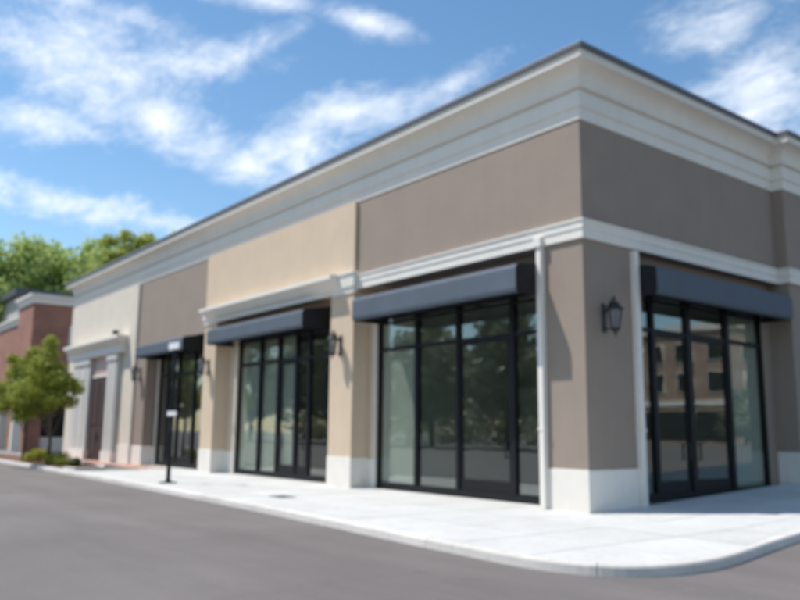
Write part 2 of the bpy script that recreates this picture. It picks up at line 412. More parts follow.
def kerb_cell(x0, y0, x1, y1, g=.006):
    if y0 < -4 and x1 < 3.1:
        ya, yb = interp(0, x0+g), interp(0, x1-g)
        return [(x0+g, y1-g), (x0+g, ya)]+[(p.x, p.y) for p in hull if x0+g < p.x < x1-g and p.y < -3]+[(x1-g, yb), (x1-g, y1-g)]
    if x1 > 4 and y0 >= -1.7:
        xa, xb = interp(1, y0+g), interp(1, y1-g)
        return [(x0+g, y0+g), (xa, y0+g)]+[(p.x, p.y) for p in hull if y0+g < p.y < y1-g and p.x > 3]+[(xb, y1-g), (x0+g, y1-g)]
def slab(x0, y0, x1, y1, g=.011):
    P_ = kerb_cell(x0, y0, x1, y1, g) or clip_hull([(x0+g, y0+g), (x1-g, y0+g), (x1-g, y1-g), (x0+g, y1-g)])
    if len(P_) < 3: return
    cx_, cy_ = sum(p[0] for p in P_)/len(P_), sum(p[1] for p in P_)/len(P_)
    if outside(P_): return
    A = abs(sum(P_[k-1][0]*P_[k][1]-P_[k][0]*P_[k-1][1] for k in range(len(P_))))/2
    if A < .02: return
    dz = random.uniform(-.0015, .0015)
    MB().prism(P_, lambda x, y: H(x, y)-.09, lambda x, y: H(x, y)+dz).build('slab', MT['walk'], walk)
ycuts = [-5.2, -3.35, -1.65, 0.0]
xc = [-20.4+1.7*k for k in range(13)]      # -20.4 .. 0
for k in range(len(xc)-1):
    for a_, b_ in zip(ycuts, ycuts[1:]): slab(xc[k], a_, xc[k+1], b_)
for a_, b_ in zip([0, 1.6, 3.0], [1.6, 3.0, 4.8]):
    for c_, d_ in zip(ycuts, ycuts[1:]): slab(a_, c_, b_, d_)
    y = 0
    while y < 14: slab(a_, y, b_, y+1.6 if y else 1.6); y += 1.6
def strip(x0, x1, y0=0, y1=.52): slab(x0, y0, x1, y1)
for xa, xb in ((-24.2, -20.5), (-20.5, -18.35), (-17.0, -13.1), (-13.1, -9.28), (-8.1, -4.7), (-4.7, -1.1)): strip(xa, xb)
# joint bed under the slabs
poly = [(p.x, p.y) for p in hull if p.x > -20.5]+[(3.55, 14.0), (-.05, 14), (-.05, .55), (-24, .55), (-24, -3.5)]
me_b = MB()
cells = []
bx_ = [-24+i for i in range(24)]+[0, 1, 2, 3, 4, 5]; by_ = [-5.2+.8*i for i in range(24)]
for i in range(len(bx_)-1):
    for j in range(len(by_)-1):
        if bx_[i] < 0 and by_[j] > .5: continue
        P_ = clip_hull([(bx_[i], by_[j]), (bx_[i+1], by_[j]), (bx_[i+1], by_[j+1]), (bx_[i], by_[j+1])])
        if len(P_) >= 3 and not outside(P_):
            i0 = len(me_b.v); me_b.v += [(x, y, H(x, y)-.014) for x, y in P_]; me_b.f.append(tuple(range(i0, i0+len(P_))))
me_b.build('joint_bed', MT['joint'], walk)
# small dark plate set in the slab
cv = MB().box(-.32, -.2, .002, .32, .2, .012); oc = cv.build('dark_plate', MT['coping'], None, bevel=.004, loc=(-6.6, -3.1, 0))
tag(oc, 'small dark rectangular plate set in the pale pavement', 'access cover')

# planting bed and brick apron at the left end
bed = MB().prism([(-58, -3.2), (-32, -3.62), (-24, -3.68), (-22.2, -3.62), (-21.6, -3.2), (-21.9, -2.6), (-23.2, -2.1), (-30, -1.75), (-58, -1.6)], -.1, lambda x, y: .035)
ob = bed.build('planting_bed', MT['mulch'], None); tag(ob, 'reddish bark mulch of the planting bed', kind='structure')
edge = offset([Vector(p) for p in [(-22.4, -3.62), (-21.5, -3.45), (-21.2, -3.0), (-21.6, -2.45), (-23.1, -1.95), (-30, -1.6), (-58, -1.45)]], 0)
for a_, b_ in zip(edge, edge[1:]):
    n_ = max(1, round((b_-a_).length/2))
    for k in range(n_):
        p, q = a_.lerp(b_, k/n_), a_.lerp(b_, (k+.985)/n_); d = (q-p).normalized(); w_ = Vector((-d.y, d.x))*.07
        MB().prism([tuple(p-w_), tuple(q-w_), tuple(q+w_), tuple(p+w_)], -.1, .075).build('edging_stone', MT['kerb'], ob)
apron = empty('brick_apron'); tag(apron, 'terracotta brick paving in front of the far door', kind='structure')
MB().box(-58, -1.36, -.1, -20.6, .3, -.004).build('joint_bed', MT['joint'], apron)
pav_me = {}
xx = -35.0; row = 0
pm = MB().box(0, 0, -.05, .98, .44, .012)
src = pm.build('paver', MT['paver'], apron); src.location = (-35, -1.34, 0)
for r_ in range(3):
    for k in range(14):
        if r_ == 0 and k == 0: continue
        c = src.copy(); C.objects.link(c); c.location = (-35+k*1.0-(.4 if r_ % 2 else 0), -1.34+r_*.45, random.uniform(0, .004))
MB().box(-24.2, -3.5, -.09, -20.45, -1.38, -.006)
for a_, b_ in ((-23.9, -22.3), (-22.3, -20.42)):
    pass
def rawslab(x0, y0, x1, y1): MB().box(x0+.006, y0+.006, -.09, x1-.006, y1-.006, .001).build('slab', MT['walk'], walk)
rawslab(-22.2, -1.34, -20.42, 0.0)

# ------------------------------------------------------------------ main building
B = empty('retail_building', (0, 0, 0))
tag(B, 'long single storey shop building with brown, tan and cream stucco and off-white cornice', 'building')
def part(mb, name, mat, parent=B, **k): return mb.build(name, mat, parent, **k)
ZT = 8.9
# upper walls (each colour its own part)
part(MB().prism([(-8.12, 0), (0, 0), (0, 8.12), (-.6, 8.12), (-.6, .6), (-8.12, .6)], 5.55, ZT)
     .box(-1.05, 0, .80, 0, 1.74, 5.55).box(-8.12, .5, .1, -7.72, .72, 5.56).box(-1.36, .5, .1, -1.05, .72, 5.56).box(-7.72, .5, 4.76, -1.36, .72, 5.56)
     .box(-.55, 1.74, .1, -.3, 1.9, 5.56).box(-.55, 7.66, .1, -.3, 8.12, 5.56).box(-.55, 1.9, 4.80, -.3, 7.66, 5.56), 'corner_wall', MT['grey'])['label'] = 'grey-brown stucco wall round the corner'
part(MB().box(-.6, 8.12, 5.55, .3, 30, ZT).box(-.6, 8.12, .95, .3, 9.6, 5.55).box(-.6, 14.5, .95, .3, 30, 5.55).box(-.5, 9.6, .3, -.3, 14.5, 5.55), 'right_wall', MT['grey'])
part(MB().box(-18.04, -.1, 5.55, -8.12, .6, 8.146).box(-9.28, -.1, .80, -8.12, .72, 5.55).box(-18.04, -.1, .80, -17.02, .72, 5.55)
     .box(-17.02, .5, .1, -16.3, .72, 5.56).box(-9.75, .5, .1, -9.28, .72, 5.56).box(-16.3, .5, 4.84, -9.75, .72, 5.56), 'tan_wall', MT['tan'])['label'] = 'tan stucco wall between the brown sections'
part(MB().box(-25.42, 0, 5.22, -18.04, .6, ZT).box(-25.42, 0, .80, -24.22, .72, 5.22)
     .box(-24.22, .5, .1, -23.84, .72, 5.24).box(-18.6, .5, .1, -18.04, .72, 5.24).box(-23.84, .5, 4.84, -18.6, .72, 5.24), 'brown_wall', MT['grey'])['label'] = 'grey-brown stucco wall next to the cream one'
part(MB().box(-35.6, -.1, 5.3, -25.42, .6, 8.146).box(-31.4, -.1, 4.45, -29.4, .6, 5.3).box(-35.6, -.1, 0, -31.4, .6, 5.3).box(-29.4, -.1, .80, -25.42, .6, 5.3).box(-35.6, .6, 0, -35.0, 24, ZT), 'cream_wall', MT['cream'])['label'] = 'cream stucco end wall with the portico'
# pale base course
for q, nm in ((((-1.07, -.02, -.05, .02, 1.76, .83),), 0), (((-9.30, -.12, -.05, -8.10, .46, .83),), 0), (((-18.06, -.12, -.05, -17.0, .46, .83),), 0),
           (((-25.44, -.02, -.05, -24.20, .46, .83),), 0), (((-29.1, -.12, -.05, -25.44, .3, .83),), 0), (((-.3, 8.10, -.05, .32, 9.62, 1.12),), 0), (((-.3, 14.48, 0, .32, 30, 1.3),), 0)):
    for b_ in q: part(MB().box(*b_), 'base_course', MT['base'], bevel=.008)
# thin jamb strips beside the glazing: plain stucco, coloured paler as if sunlit
for b_ in ((-7.85, .44, .80, -7.73, .5, 4.74), (-16.52, .44, .80, -16.32, .5, 4.8), (-23.98, .44, .80, -23.86, .5, 4.8)):
    part(MB().box(*b_), 'lit_jamb', MT['cream']); part(MB().box(b_[0], .43, -.05, b_[3], .5, .80), 'jamb_base', MT['base'])
for xa, xb, m_ in ((-8.10, -7.86, 'tan'), (-17.0, -16.53, 'tan'), (-24.2, -23.99, 'grey')):
    part(MB().box(xa, .46, .78, xb, .5, 5.5), 'reveal', MT[m_]); part(MB().box(xa, .45, -.05, xb, .5, .78), 'reveal_base', MT['base'])
# belt course of the corner section: three stepped fascias
belt = [(.0, 5.55), (.055, 5.55), (.055, 5.74), (.075, 5.75), (.075, 5.89), (.10, 5.91), (.10, 5.95), (.0, 5.985)]
def extrude_L(prof, xa, yb, mb=None):
    """moulding that runs along the front to the corner (0,0) and back along the right side"""
    mb = mb or MB(); n = len(prof); i = len(mb.v)
    for z_ in (0, 1, 2):
        for p, z in prof:
            mb.v.append([(xa, -p, z), (p, -p, z), (p, yb, z)][z_])
    for s_ in (0, 1):
        for k in range(n):
            j = (k+1) % n; mb.f.append((i+s_*n+k, i+(s_+1)*n+k, i+(s_+1)*n+j, i+s_*n+j))
    mb.f.append(tuple(i+k for k in range(n))); mb.f.append(tuple(i+2*n+k for k in reversed(range(n))))
    return mb
def extrude_path(prof, pts, mb=None):
    """prof (p, z) swept along a plan polyline, outward = right-hand side of travel, mitred"""
    mb = mb or MB(); n = len(prof); i = len(mb.v); P_ = [Vector(p) for p in pts]; m_ = len(P_)
    for k in range(m_):
        d0 = (P_[k]-P_[k-1]).normalized() if k else (P_[1]-P_[0]).normalized()
        d1 = (P_[k+1]-P_[k]).normalized() if k < m_-1 else d0
        n0, n1_ = Vector((d0.y, -d0.x)), Vector((d1.y, -d1.x)); b_ = (n0+n1_); b_ = b_/max(.2, b_.length_squared)*2
        for p, z in prof: mb.v.append((P_[k].x+b_.x*p, P_[k].y+b_.y*p, z))
    for s_ in range(m_-1):
        for k in range(n):
            j = (k+1) % n; mb.f.append((i+s_*n+k, i+(s_+1)*n+k, i+(s_+1)*n+j, i+s_*n+j))
    mb.f.append(tuple(i+k for k in range(n))); mb.f.append(tuple(i+(m_-1)*n+k for k in reversed(range(n))))
    return mb
E0 = -.01
belt = [(p if p else E0, z) for p, z in belt]
part(extrude_path(belt, [(-8.115, 0), (0, 0), (0, 8.125), (.3, 8.125), (.3, 30)]), 'belt_course', MT['trim'])['label'] = 'off-white stepped band round the corner above the windows'
# deep hood moulding over the tan bay with flat returns at its ends
hood = [(E0, 5.50), (.03, 5.50), (.03, 5.62), (.10, 5.66), (.30, 5.86), (.42, 5.90), (.42, 6.0), (.30, 6.03), (E0, 6.06)]
part(extrude_path(hood, [(-17.75, -.1), (-8.75, -.1)]), 'hood_moulding', MT['trim'])['label'] = 'off-white projecting hood over the tan bay'
for xa, xb in ((-18.06, -17.2), (-9.1, -8.10)):
    part(extrude_path([(E0, 5.46), (.05, 5.46), (.05, 5.6), (.1, 5.64), (.12, 5.95), (.16, 6.0), (.16, 6.06), (E0, 6.08)], [(xa, -.1), (xb, -.1), (xb, .0)]), 'pier_cap', MT['trim'])
# main cornice and metal coping all round
corn = [(E0, 8.14), (.022, 8.14), (.026, 8.38), (.015, 8.40), (.06, 8.43), (.06, 8.75), (.005, 8.77), (.005, 8.815), (.11, 8.84), (.11, 8.95), (.12, 9.04), (.15, 9.12), (.20, 9.19), (.28, 9.245), (.38, 9.272), (.45, 9.28), (.45, 9.325), (.41, 9.34), (.41, 9.49), (E0, 9.50)]
path = [(-35.6, 24), (-35.6, -.1), (-25.42, -.1), (-25.42, 0), (-18.04, 0), (-18.04, -.1), (-8.12, -.1), (-8.12, 0), (0, 0), (0, 8.12), (.3, 8.12), (.3, 30)]
pathc = [(-35.6, 24), (-35.6, 0), (0, 0), (0, 8.12), (.3, 8.12), (.3, 30)]
cornf = [(p if p < 0 else p, z) for p, z in corn]
part(extrude_path([(-.3, 8.14)]+cornf[1:-1]+[(-.3, 9.50)], pathc), 'cornice', MT['trim'])['label'] = 'off-white moulded cornice along the roof edge'
part(extrude_path([(-.5, 9.492), (.46, 9.492), (.46, 9.475), (.475, 9.475), (.48, 9.57), (.45, 9.61), (-.5, 9.56)], pathc), 'coping', MT['coping'])['label'] = 'dark grey metal coping'
part(MB().box(-35.2, .4, 8.8, -.3, 24, 8.95), 'roof', MT['roof'])
# interiors
part(MB().box(-35, .72, -.1, -.56, 12, .03), 'floor', MT['infloor'])
part(MB().box(-35, .60, 5.3, -.6, 12, 5.4), 'ceiling', MT['inwall'])
part(MB().box(-35, 12, 0, -.5, 12.2, 5.5).box(-.6, 7.9, 0, -.45, 12, 5.5), 'back_wall', MT['inwall'])
for x in (-8.9, -17.6, -24.9): part(MB().box(x, .72, 0, x+.25, 12, 5.3), 'partition', MT['inwall'])
part(MB().box(-4.9, 4.6, .03, -4.6, 8.5, 3.2).box(-7.8, 6.3, .03, -6.4, 6.45, 3.0), 'partition', MT['inwall'])
for x, y in ((-5.6, 3.2), (-2.6, 3.2), (-5.6, 6.4), (-2.6, 6.4), (-13, 3), (-21, 3)):
    part(MB().box(x-.3, y-.6, 5.24, x+.3, y+.6, 5.30), 'ceiling_panel', MT['white'])

# glazing ------------------------------------------------------------
def glazing(axis, plane, lo, hi, zlo, ztop, muls, trans, papers=(), door=None, dep=.16):
    """axis 'x': runs along X at y=plane facing -Y; axis 'y': runs along Y at x=plane facing +X"""
    def bxs(mb, a0, a1, d0, d1, z0, z1):     # a along, d depth inward from plane
        if axis == 'x': mb.box(a0, plane+d0, z0, a1, plane+d1, z1)
        else: mb.box(plane-d1, a0, z0, plane-d0, a1, z1)
        return mb
    t_ = .09
    fr_ = MB(); bxs(fr_, lo, lo+t_, 0, dep, zlo, ztop); bxs(fr_, hi-t_, hi, 0, dep, zlo, ztop)
    bxs(fr_, lo+t_, hi-t_, 0, dep, ztop-.10, ztop)
    bot = MB(); z0 = zlo
    bxs(fr_, lo+t_, hi-t_, .01, dep-.01, zlo, zlo+.17)
    frame = part(fr_, 'window_frame', MT['black'])
    edges = [lo+t_]
    for c, w in muls:
        bxs(MB(), c-w/2, c+w/2, -.01, dep-.01, zlo+.17, ztop-.10).build('mullion', MT['black'], frame)
        edges += [c-w/2, c+w/2]
    edges.append(hi-t_)
    n = len(edges)//2
    for k in range(n):
        a0, a1 = edges[2*k], edges[2*k+1]
        bxs(MB(), a0, a1, .01, dep-.03, trans-.045, trans+.045).build('transom_bar', MT['black'], frame)
        isdoor = door and k in door
        if isdoor:
            dr = MB(); s_ = .085
            bxs(dr, a0+.01, a0+s_, .03, .09, zlo+.175, trans-.05); bxs(dr, a1-s_, a1-.01, .03, .09, zlo+.175, trans-.05)
            bxs(dr, a0+s_, a1-s_, .03, .09, zlo+.175, zlo+.42); bxs(dr, a0+s_, a1-s_, .03, .09, trans-.13, trans-.05)
            dd = part(dr, 'door', MT['black'])
            bxs(MB(), a0+s_, a1-s_, .055, .063, zlo+.42, trans-.13).build('pane', MT['glass'], dd)
            ha = a1-.13 if k == door[0] else a0+.13
            hm = MB(); bxs(hm, ha-.018, ha+.018, -.05, -.02, .95, 1.35); bxs(hm, ha-.012, ha+.012, -.02, .03, .98, 1.01); bxs(hm, ha-.012, ha+.012, -.02, .03, 1.29, 1.32)
            hm.build('handle', MT['lantern'], dd)
        else:
            bxs(MB(), a0, a1, .055, .063, zlo+.17, trans-.045).build('pane', MT['glass'], frame)
        bxs(MB(), a0, a1, .055, .063, trans+.045, ztop-.10).build('pane', MT['glass'], frame)
        if k in papers:
            q = bxs(MB(), a0-.0, a1+.0, .135, .137, zlo+.17, ztop-.1)
            q.build('blind', MT['paper'], frame)['label'] = 'pale sheet hung behind the glass'
glazing('x', .5, -7.72, -1.36, .02, 4.76, [(-6.02, .12), (-4.40, .12), (-2.52, .14)], 3.80, papers=(0,), door=(2,))
glazing('x', .5, -16.3, -9.75, .02, 4.84, [(-14.65, .12), (-13.36, .14), (-12.2, .12), (-11.42, .14)], 3.86, papers=(0, 1, 2), door=(3, 2))
glazing('x', .5, -23.84, -18.6, .02, 4.84, [(-22.9, .14), (-21.8, .12), (-20.2, .14)], 3.86, papers=(), door=(2, 1))
glazing('y', -.3, 1.90, 7.66, .09, 4.80, [(2.78, .12), (4.22, .18), (5.95, .16)], 3.88, papers=(3,), door=(1, 2))
# black recess box behind far right glazing stays plain stucco

# portico on the cream wall -------------------------------------------
for xa, xb in ((-33.7, -31.1), (-28.45, -27.1)):
    p_ = part(MB().box(xa, -.32, 0, xb, -.1, 5.05), 'pilaster', MT['grey_and_shade'], bevel=.02)
    MB().box(xa-.05, -.38, 0, xb+.05, -.1, .5).build('plinth', MT['base'], p_)
    MB().box(xa-.05, -.38, 4.75, xb+.05, -.1, 5.0).build('capital', MT['grey_and_shade'], p_)
    for q in (.28, .72): MB().box(xa+(xb-xa)*q-.06, -.35, .52, xa+(xb-xa)*q+.06, -.32, 4.73).build('fluting', MT['trim'], p_)
part(extrude_path([(-.1, 5.05), (.30, 5.05), (.30, 5.40), (.36, 5.46), (.50, 5.66), (.56, 5.70), (.56, 5.84), (-.1, 5.92)], [(-34.3, -.0), (-34.3, -.1), (-26.9, -.1), (-26.9, 0)]), 'entablature', MT['trim'])
part(MB().box(-31.08, -.14, 4.15, -28.47, -.1, 5.04), 'door_header_panel', MT['pink'])
dr = part(MB().box(-31.08, -.15, .02, -28.47, -.1, 4.05), 'door', MT['door'])
for xa in (-31.0, -29.7):
    for za, zb in ((.25, 1.5), (1.7, 3.8)):
        MB().box(xa+.1, -.175, za, xa+1.1, -.15, zb).build('door_panel', MT['door'], dr, bevel=.01)
MB().box(-29.85, -.22, 1.0, -29.79, -.15, 1.25).build('handle', MT['lantern'], dr)
part(MB().box(-31.08, -.18, 4.05, -28.47, -.1, 4.15), 'door_bar', MT['trim'])

# downspouts framing the corner ----------------------------------------
ds = part(MB().box(-1.19, -.12, .0, -1.04, .02, 5.52).box(-1.22, -.16, 5.52, -1.01, .0, 5.74), 'downspout', MT['trim'], bevel=.012)
for z in (1.6, 3.3): MB().box(-1.20, -.13, z, -1.03, .0, z+.05).build('strap', MT['trim'], ds)
ds = part(MB().box(-.02, 1.60, .0, .12, 1.77, 5.50), 'downspout', MT['trim'], bevel=.012)
for z in (1.6, 3.3): MB().box(-.02, 1.585, z, .13, 1.79, z+.05).build('strap', MT['trim'], ds)

# ------------------------------------------------------------------ awnings
def awning(L_, name_label, loc, rz, back=.5, p=.75, zt=5.28, zf=5.10, zb=4.47):
    root = empty('awning', loc, rz); tag(root, name_label, 'awning', 'slate blue awnings over the shop windows')
    r_ = .07
    prof = [(-back, zt), (-p+.10, zf+.01), (-p+.03, zf-.02), (-p, zf-.09), (-p, zb+.10), (-p+.02, zb+.03), (-p+.08, zb)]
    mb = MB(); n = len(prof)
    # back is inward (+y local); cover cloth with thickness
    pts = [(back, zt)]+prof[1:]
    inn = [(y+.012 if y < 0 else y, z-.012) for y, z in pts]
    inn = [(back, zt-.015), (-p+.10, zf-.01), (-p+.045, zf-.035), (-p+.015, zf-.09), (-p+.015, zb+.10), (-p+.035, zb+.04), (-p+.08, zb+.015)]
    ring = pts+inn[::-1]; m_ = len(ring)
    for x in (0, L_):
        mb.v += [(x, y, z) for y, z in ring]
    for k in range(m_):
        j = (k+1) % m_; mb.f.append((k, j, m_+j, m_+k))
    cl = mb.build('cover', MT['awning'], root, smooth=False)
    for x0, x1 in ((-.008, -.0), (L_, L_+.008)):
        e = MB(); cap = pts+[(back, zb)]
        i = 0; e.v += [(x0, y, z) for y, z in cap]+[(x1, y, z) for y, z in cap]; n = len(cap)
        e.f.append(tuple(range(n))); e.f.append(tuple(n+k for k in reversed(range(n))))
        for k in range(n): e.f.append((k, n+k, n+(k+1) % n, (k+1) % n))
        e.build('end_cap', MT['awncap'], root)
    MB().box(.02, -p+.05, zb-.015, L_-.02, -p+.10, zb+.03).build('front_bar', MT['black'], root)
    MB().box(.0, back-.04, zb+.02, L_, back-.0, zb+.09).build('back_bar', MT['black'], root)
    n_ = max(2, round(L_/2)); st = []
    for k in range(n_+1):
        x = .05+(L_-.1)*k/n_
        MB().tube([(x, -p+.08, zb+.02), (x, back-.04, zb+.05)], .018, 6).build('rafter', MT['black'], root)
    return root
awning(6.05, 'slate blue awning nearest the building corner, on the sunlit front', (-7.24, 0, 0), 0, back=.49)
awning(6.66, 'slate blue awning under the white hood of the tan bay', (-16.80, -.1, 0), 0, back=.59, p=.48, zf=5.16, zb=4.60, zt=5.36)
awning(5.0, 'slate blue awning on the brown bay, farthest from the corner', (-23.8, 0, 0), 0, back=.49, p=.66, zf=5.09, zb=4.56)
awning(5.95, 'slate blue awning on the shaded right-hand side of the building', (0, 1.80, .03), R(90), back=.29, p=.52)

# ------------------------------------------------------------------ lanterns
def lantern(loc, rz, label):
    root = empty('wall_lantern', loc, rz); tag(root, label, 'wall lantern', 'black coach lanterns on the piers')
    MB().box(-.075, -.03, -.30, .075, 0, .30).build('backplate', MT['lantern'], root, bevel=.014)
    MB().tube([(0, -.02, .12), (0, -.08, .14), (0, -.12, .22), (0, -.21, .36), (0, -.28, .43), (0, -.29, .40)], .017, 8).build('arm', MT['lantern'], root, smooth=True)
    MB().tube([(0, -.02, -.18), (0, -.09, -.24), (0, -.16, -.22), (0, -.27, -.27)], .013, 8).build('scroll', MT['lantern'], root, smooth=True)
    c = (0, -.29, 0)
    MB().lathe([(.0, .42), (.018, .41), (.03, .385), (.012, .36), (.02, .34), (.05, .325), (.085, .30), (.10, .25), (.125, .21), (.175, .175), (.19, .165), (.18, .15), (.02, .15)][::-1], c, 18).build('cap', MT['lantern'], root)
    g = MB().lathe([(.085, -.24), (.135, .148)], c, 8); gl_ = g.build('glass_shade', MT['lglass'], root)
    fr_ = MB()
    for k in range(8):
        a_ = 2*math.pi*k/8
        fr_.tube([(c[0]+.087*math.cos(a_), c[1]+.087*math.sin(a_), -.24), (c[0]+.138*math.cos(a_), c[1]+.138*math.sin(a_), .15)], .009, 5)
    fr_.build('cage', MT['lantern'], root)
    MB().lathe([(.0, -.40), (.015, -.39), (.024, -.365), (.012, -.34), (.03, -.32), (.06, -.29), (.10, -.26), (.10, -.238), (.0, -.236)], c, 14).build('finial', MT['lantern'], root)
    MB().lathe([(.022, -.235), (.022, -.05), (.012, .02)], c, 8).build('candle', MT['coping'], root)
    return root
lantern((0, .62, 3.92), R(90), 'black lantern on the shaded corner pier beside the right-hand awning')
lantern((-8.72, -.1, 3.97), 0, 'black lantern on the tan pier between the two largest windows')
lantern((-17.55, -.1, 3.85), 0, 'black lantern on the far tan pier next to the brown bay')
lantern((-24.85, 0, 3.95), 0, 'black lantern farthest from the corner, beside the cream wall')
# small floodlight on top of the portico
fl = empty('flood_light', (-27.6, -.3, 5.86)); tag(fl, 'small dark floodlight standing on top of the portico', 'floodlight')
MB().lathe([(.07, -.0), (.07, .02), (.02, .03), (.02, .12)], (0, 0, 0), 12).build('stem', MT['lantern'], fl)
MB().box(-.16, -.14, .11, .16, .08, .30).build('lamp_head', MT['lantern'], fl, bevel=.03)

# ------------------------------------------------------------------ post with two plates
ps = empty('sign_post', (-12.56, -3.48, 0), R(5)); tag(ps, 'black steel post with two small white plates standing on the pavement', 'post')
MB().lathe([(.26, 0), (.26, .025), (.12, .035), (.085, .06), (.07, .12)], (0, 0, 0), 20).build('base_plate', MT['black'], ps)
MB().lathe([(.062, .05), (.062, 3.98), (.02, 4.05)], (0, 0, 0), 16).build('pole', MT['black'], ps)
MB().box(-.22, -.11, 3.90, .40, -.065, 4.10).build('plate', MT['white'], ps, bevel=.004)
MB().box(-.08, -.11, 1.94, .44, -.065, 2.07).build('plate', MT['white'], ps, bevel=.004)

# ------------------------------------------------------------------ trees
def leaf_crown(blobs_, n, size, seed=1, thin=1.0):
    rs = np.random.RandomState(seed); V = []; Fs = []
    w = np.array([b[3]**2 for b in blobs_]); w = w/w.sum()
    cnt = rs.multinomial(n, w); tot_ = 0; vs_ = []
    for (x, y, z, r_), c in zip(blobs_, cnt):
        d = rs.normal(size=(c, 3)); d /= np.linalg.norm(d, axis=1)[:, None]
        rad = r_*(.30+.80*rs.rand(c)**.75)*(1+.22*np.sin(d[:, 0]*5+seed+x)*np.cos(d[:, 2]*6+y))
        p = d*rad[:, None]*np.array([1, 1, .8])+np.array([x, y, z])
        nrm = d+rs.normal(size=(c, 3))*.7; nrm /= np.linalg.norm(nrm, axis=1)[:, None]
        a_ = np.cross(nrm, rs.normal(size=(c, 3))); a_ /= np.linalg.norm(a_, axis=1)[:, None]; b_ = np.cross(nrm, a_)
        s_ = size*(.6+.8*rs.rand(c))[:, None]
        q = np.stack([p-a_*s_, p-b_*s_*.55+nrm*s_*.12, p+a_*s_, p+b_*s_*.55+nrm*s_*.12], 1)
        vs_.append(q.reshape(-1, 3)); tot_ += c
    v_ = np.concatenate(vs_)
    me = bpy.data.meshes.new('crown')
    me.vertices.add(len(v_)); me.vertices.foreach_set('co', v_.ravel())
    me.loops.add(len(v_)); me.loops.foreach_set('vertex_index', np.arange(len(v_)))
    me.polygons.add(tot_); me.polygons.foreach_set('loop_start', np.arange(0, len(v_), 4)); me.polygons.foreach_set('loop_total', np.full(tot_, 4))
    me.update(calc_edges=True); return me
def limbs(h, base_r, crown_blobs, name='trunk', lean=0):
    mb = MB(); top = Vector((lean, 0, h*.62))
    pts = [Vector((0, 0, -.1)), Vector((.02*h*.3, .01*h, h*.2)), Vector((lean*.5, -.01*h, h*.42)), top]
    mb.tube(pts, [base_r*1.25, base_r, base_r*.8, base_r*.45], 9)
    for k, (x, y, z, r_) in enumerate(crown_blobs):
        s_ = pts[1+(k % 2)].lerp(pts[2+(k % 2)], random.random()*.8)
        e = Vector((x, y, z)); mid = s_.lerp(e, .5)+Vector((0, 0, -.03*h))
        mb.tube([s_, mid, e], [base_r*.42, base_r*.26, base_r*.08], 6)
    return mb
def make_crown_blobs(w, z0, z1, n, seed, taper=.5):
    rs = random.Random(seed); out = []
    for k in range(n):
        f_ = (k+.5)/n; z = z0+(z1-z0)*f_; prof = math.sin(math.pi*min(1, .18+f_*.80))**taper
        a_ = k*2.4+rs.random(); rr = w*prof*(.25+.6*rs.random()); r_ = w*(.30+.22*rs.random())*(1-.35*f_)
        out.append((rr*math.cos(a_), rr*math.sin(a_), z, r_))
    return out
def tree(name, label, loc, h, w, z0, nb, nleaf, size, mat, seed, group=None, cat='tree', base_r=.12):
    bl = make_crown_blobs(w, z0, h*.93, nb, seed)
    root = empty(name, loc, seed); tag(root, label, cat, group)
    me = leaf_crown(bl, nleaf, size, seed); me.materials.append(mat)
    o = bpy.data.objects.new('crown', me); C.objects.link(o); o.parent = root
    limbs(h, base_r, bl).build('trunk', MT['bark'], root, smooth=True)
    return root
# young street tree in the bed: crown on the left edge of the picture
def hand_tree(label, loc, bl, nleaf, size, mat, seed, h, base_r, name='street_tree', group=None):
    root = empty(name, loc); tag(root, label, 'tree', group)
    me = leaf_crown(bl, nleaf, size, seed); me.materials.append(mat)
    o = bpy.data.objects.new('crown', me); C.objects.link(o); o.parent = root
    limbs(h, base_r, bl).build('trunk', MT['bark'], root, smooth=True)
    return root
# camera-right is (.616,.788): clumps are set out along that axis (s), depth (d) and height
def sd(s_, d, z, r_): return (.616*s_-.788*d, .788*s_+.616*d, z, r_*.88)
near = [sd(.15, 0, 5.35, .40), sd(.1, .1, 4.85, .50), sd(-.1, -.3, 4.3, .60), sd(.35, .3, 4.2, .5), sd(-.75, .2, 3.7, .65), sd(.75, -.2, 3.7, .6), sd(1.15, .1, 3.5, .5), sd(1.45, .0, 3.3, .35), sd(.1, .5, 3.5, .8), sd(-.5, -.6, 3.1, .8),
        sd(.6, -.4, 2.85, .6), sd(-1.3, 0, 2.8, .65), sd(-.2, .2, 2.45, .6), sd(1.05, .2, 2.8, .45), sd(-1.35, .4, 4.0, .55), sd(-1.9, .2, 3.3, .6), sd(-.9, 0, 2.2, .5), sd(-1.9, 0, 2.5, .5), sd(-1.5, .1, 4.6, .35)]
near = [(x-.24, y-.30, z-.12, r_) for x, y, z, r_ in near]
hand_tree('young green tree in the mulch bed, its crown before the brick building', (-26.2, -3.3, .02), near, 12500, .065, MT['leaf'], 3, 4.6, .075)
near2 = [sd(.2, 0, 5.0, .5), sd(-.3, .2, 4.4, .7), sd(.5, -.2, 4.0, .6), sd(.9, .1, 3.4, .5), sd(-.2, 0, 3.4, .8), sd(.6, .3, 2.8, .5), sd(-.9, 0, 3.0, .7), sd(-.3, .2, 2.4, .5)]
hand_tree('leafy green tree cut off by the left edge of the picture', (-30.2, -3.35, .02), near2, 6500, .08, MT['leaf'], 5, 4.3, .075)
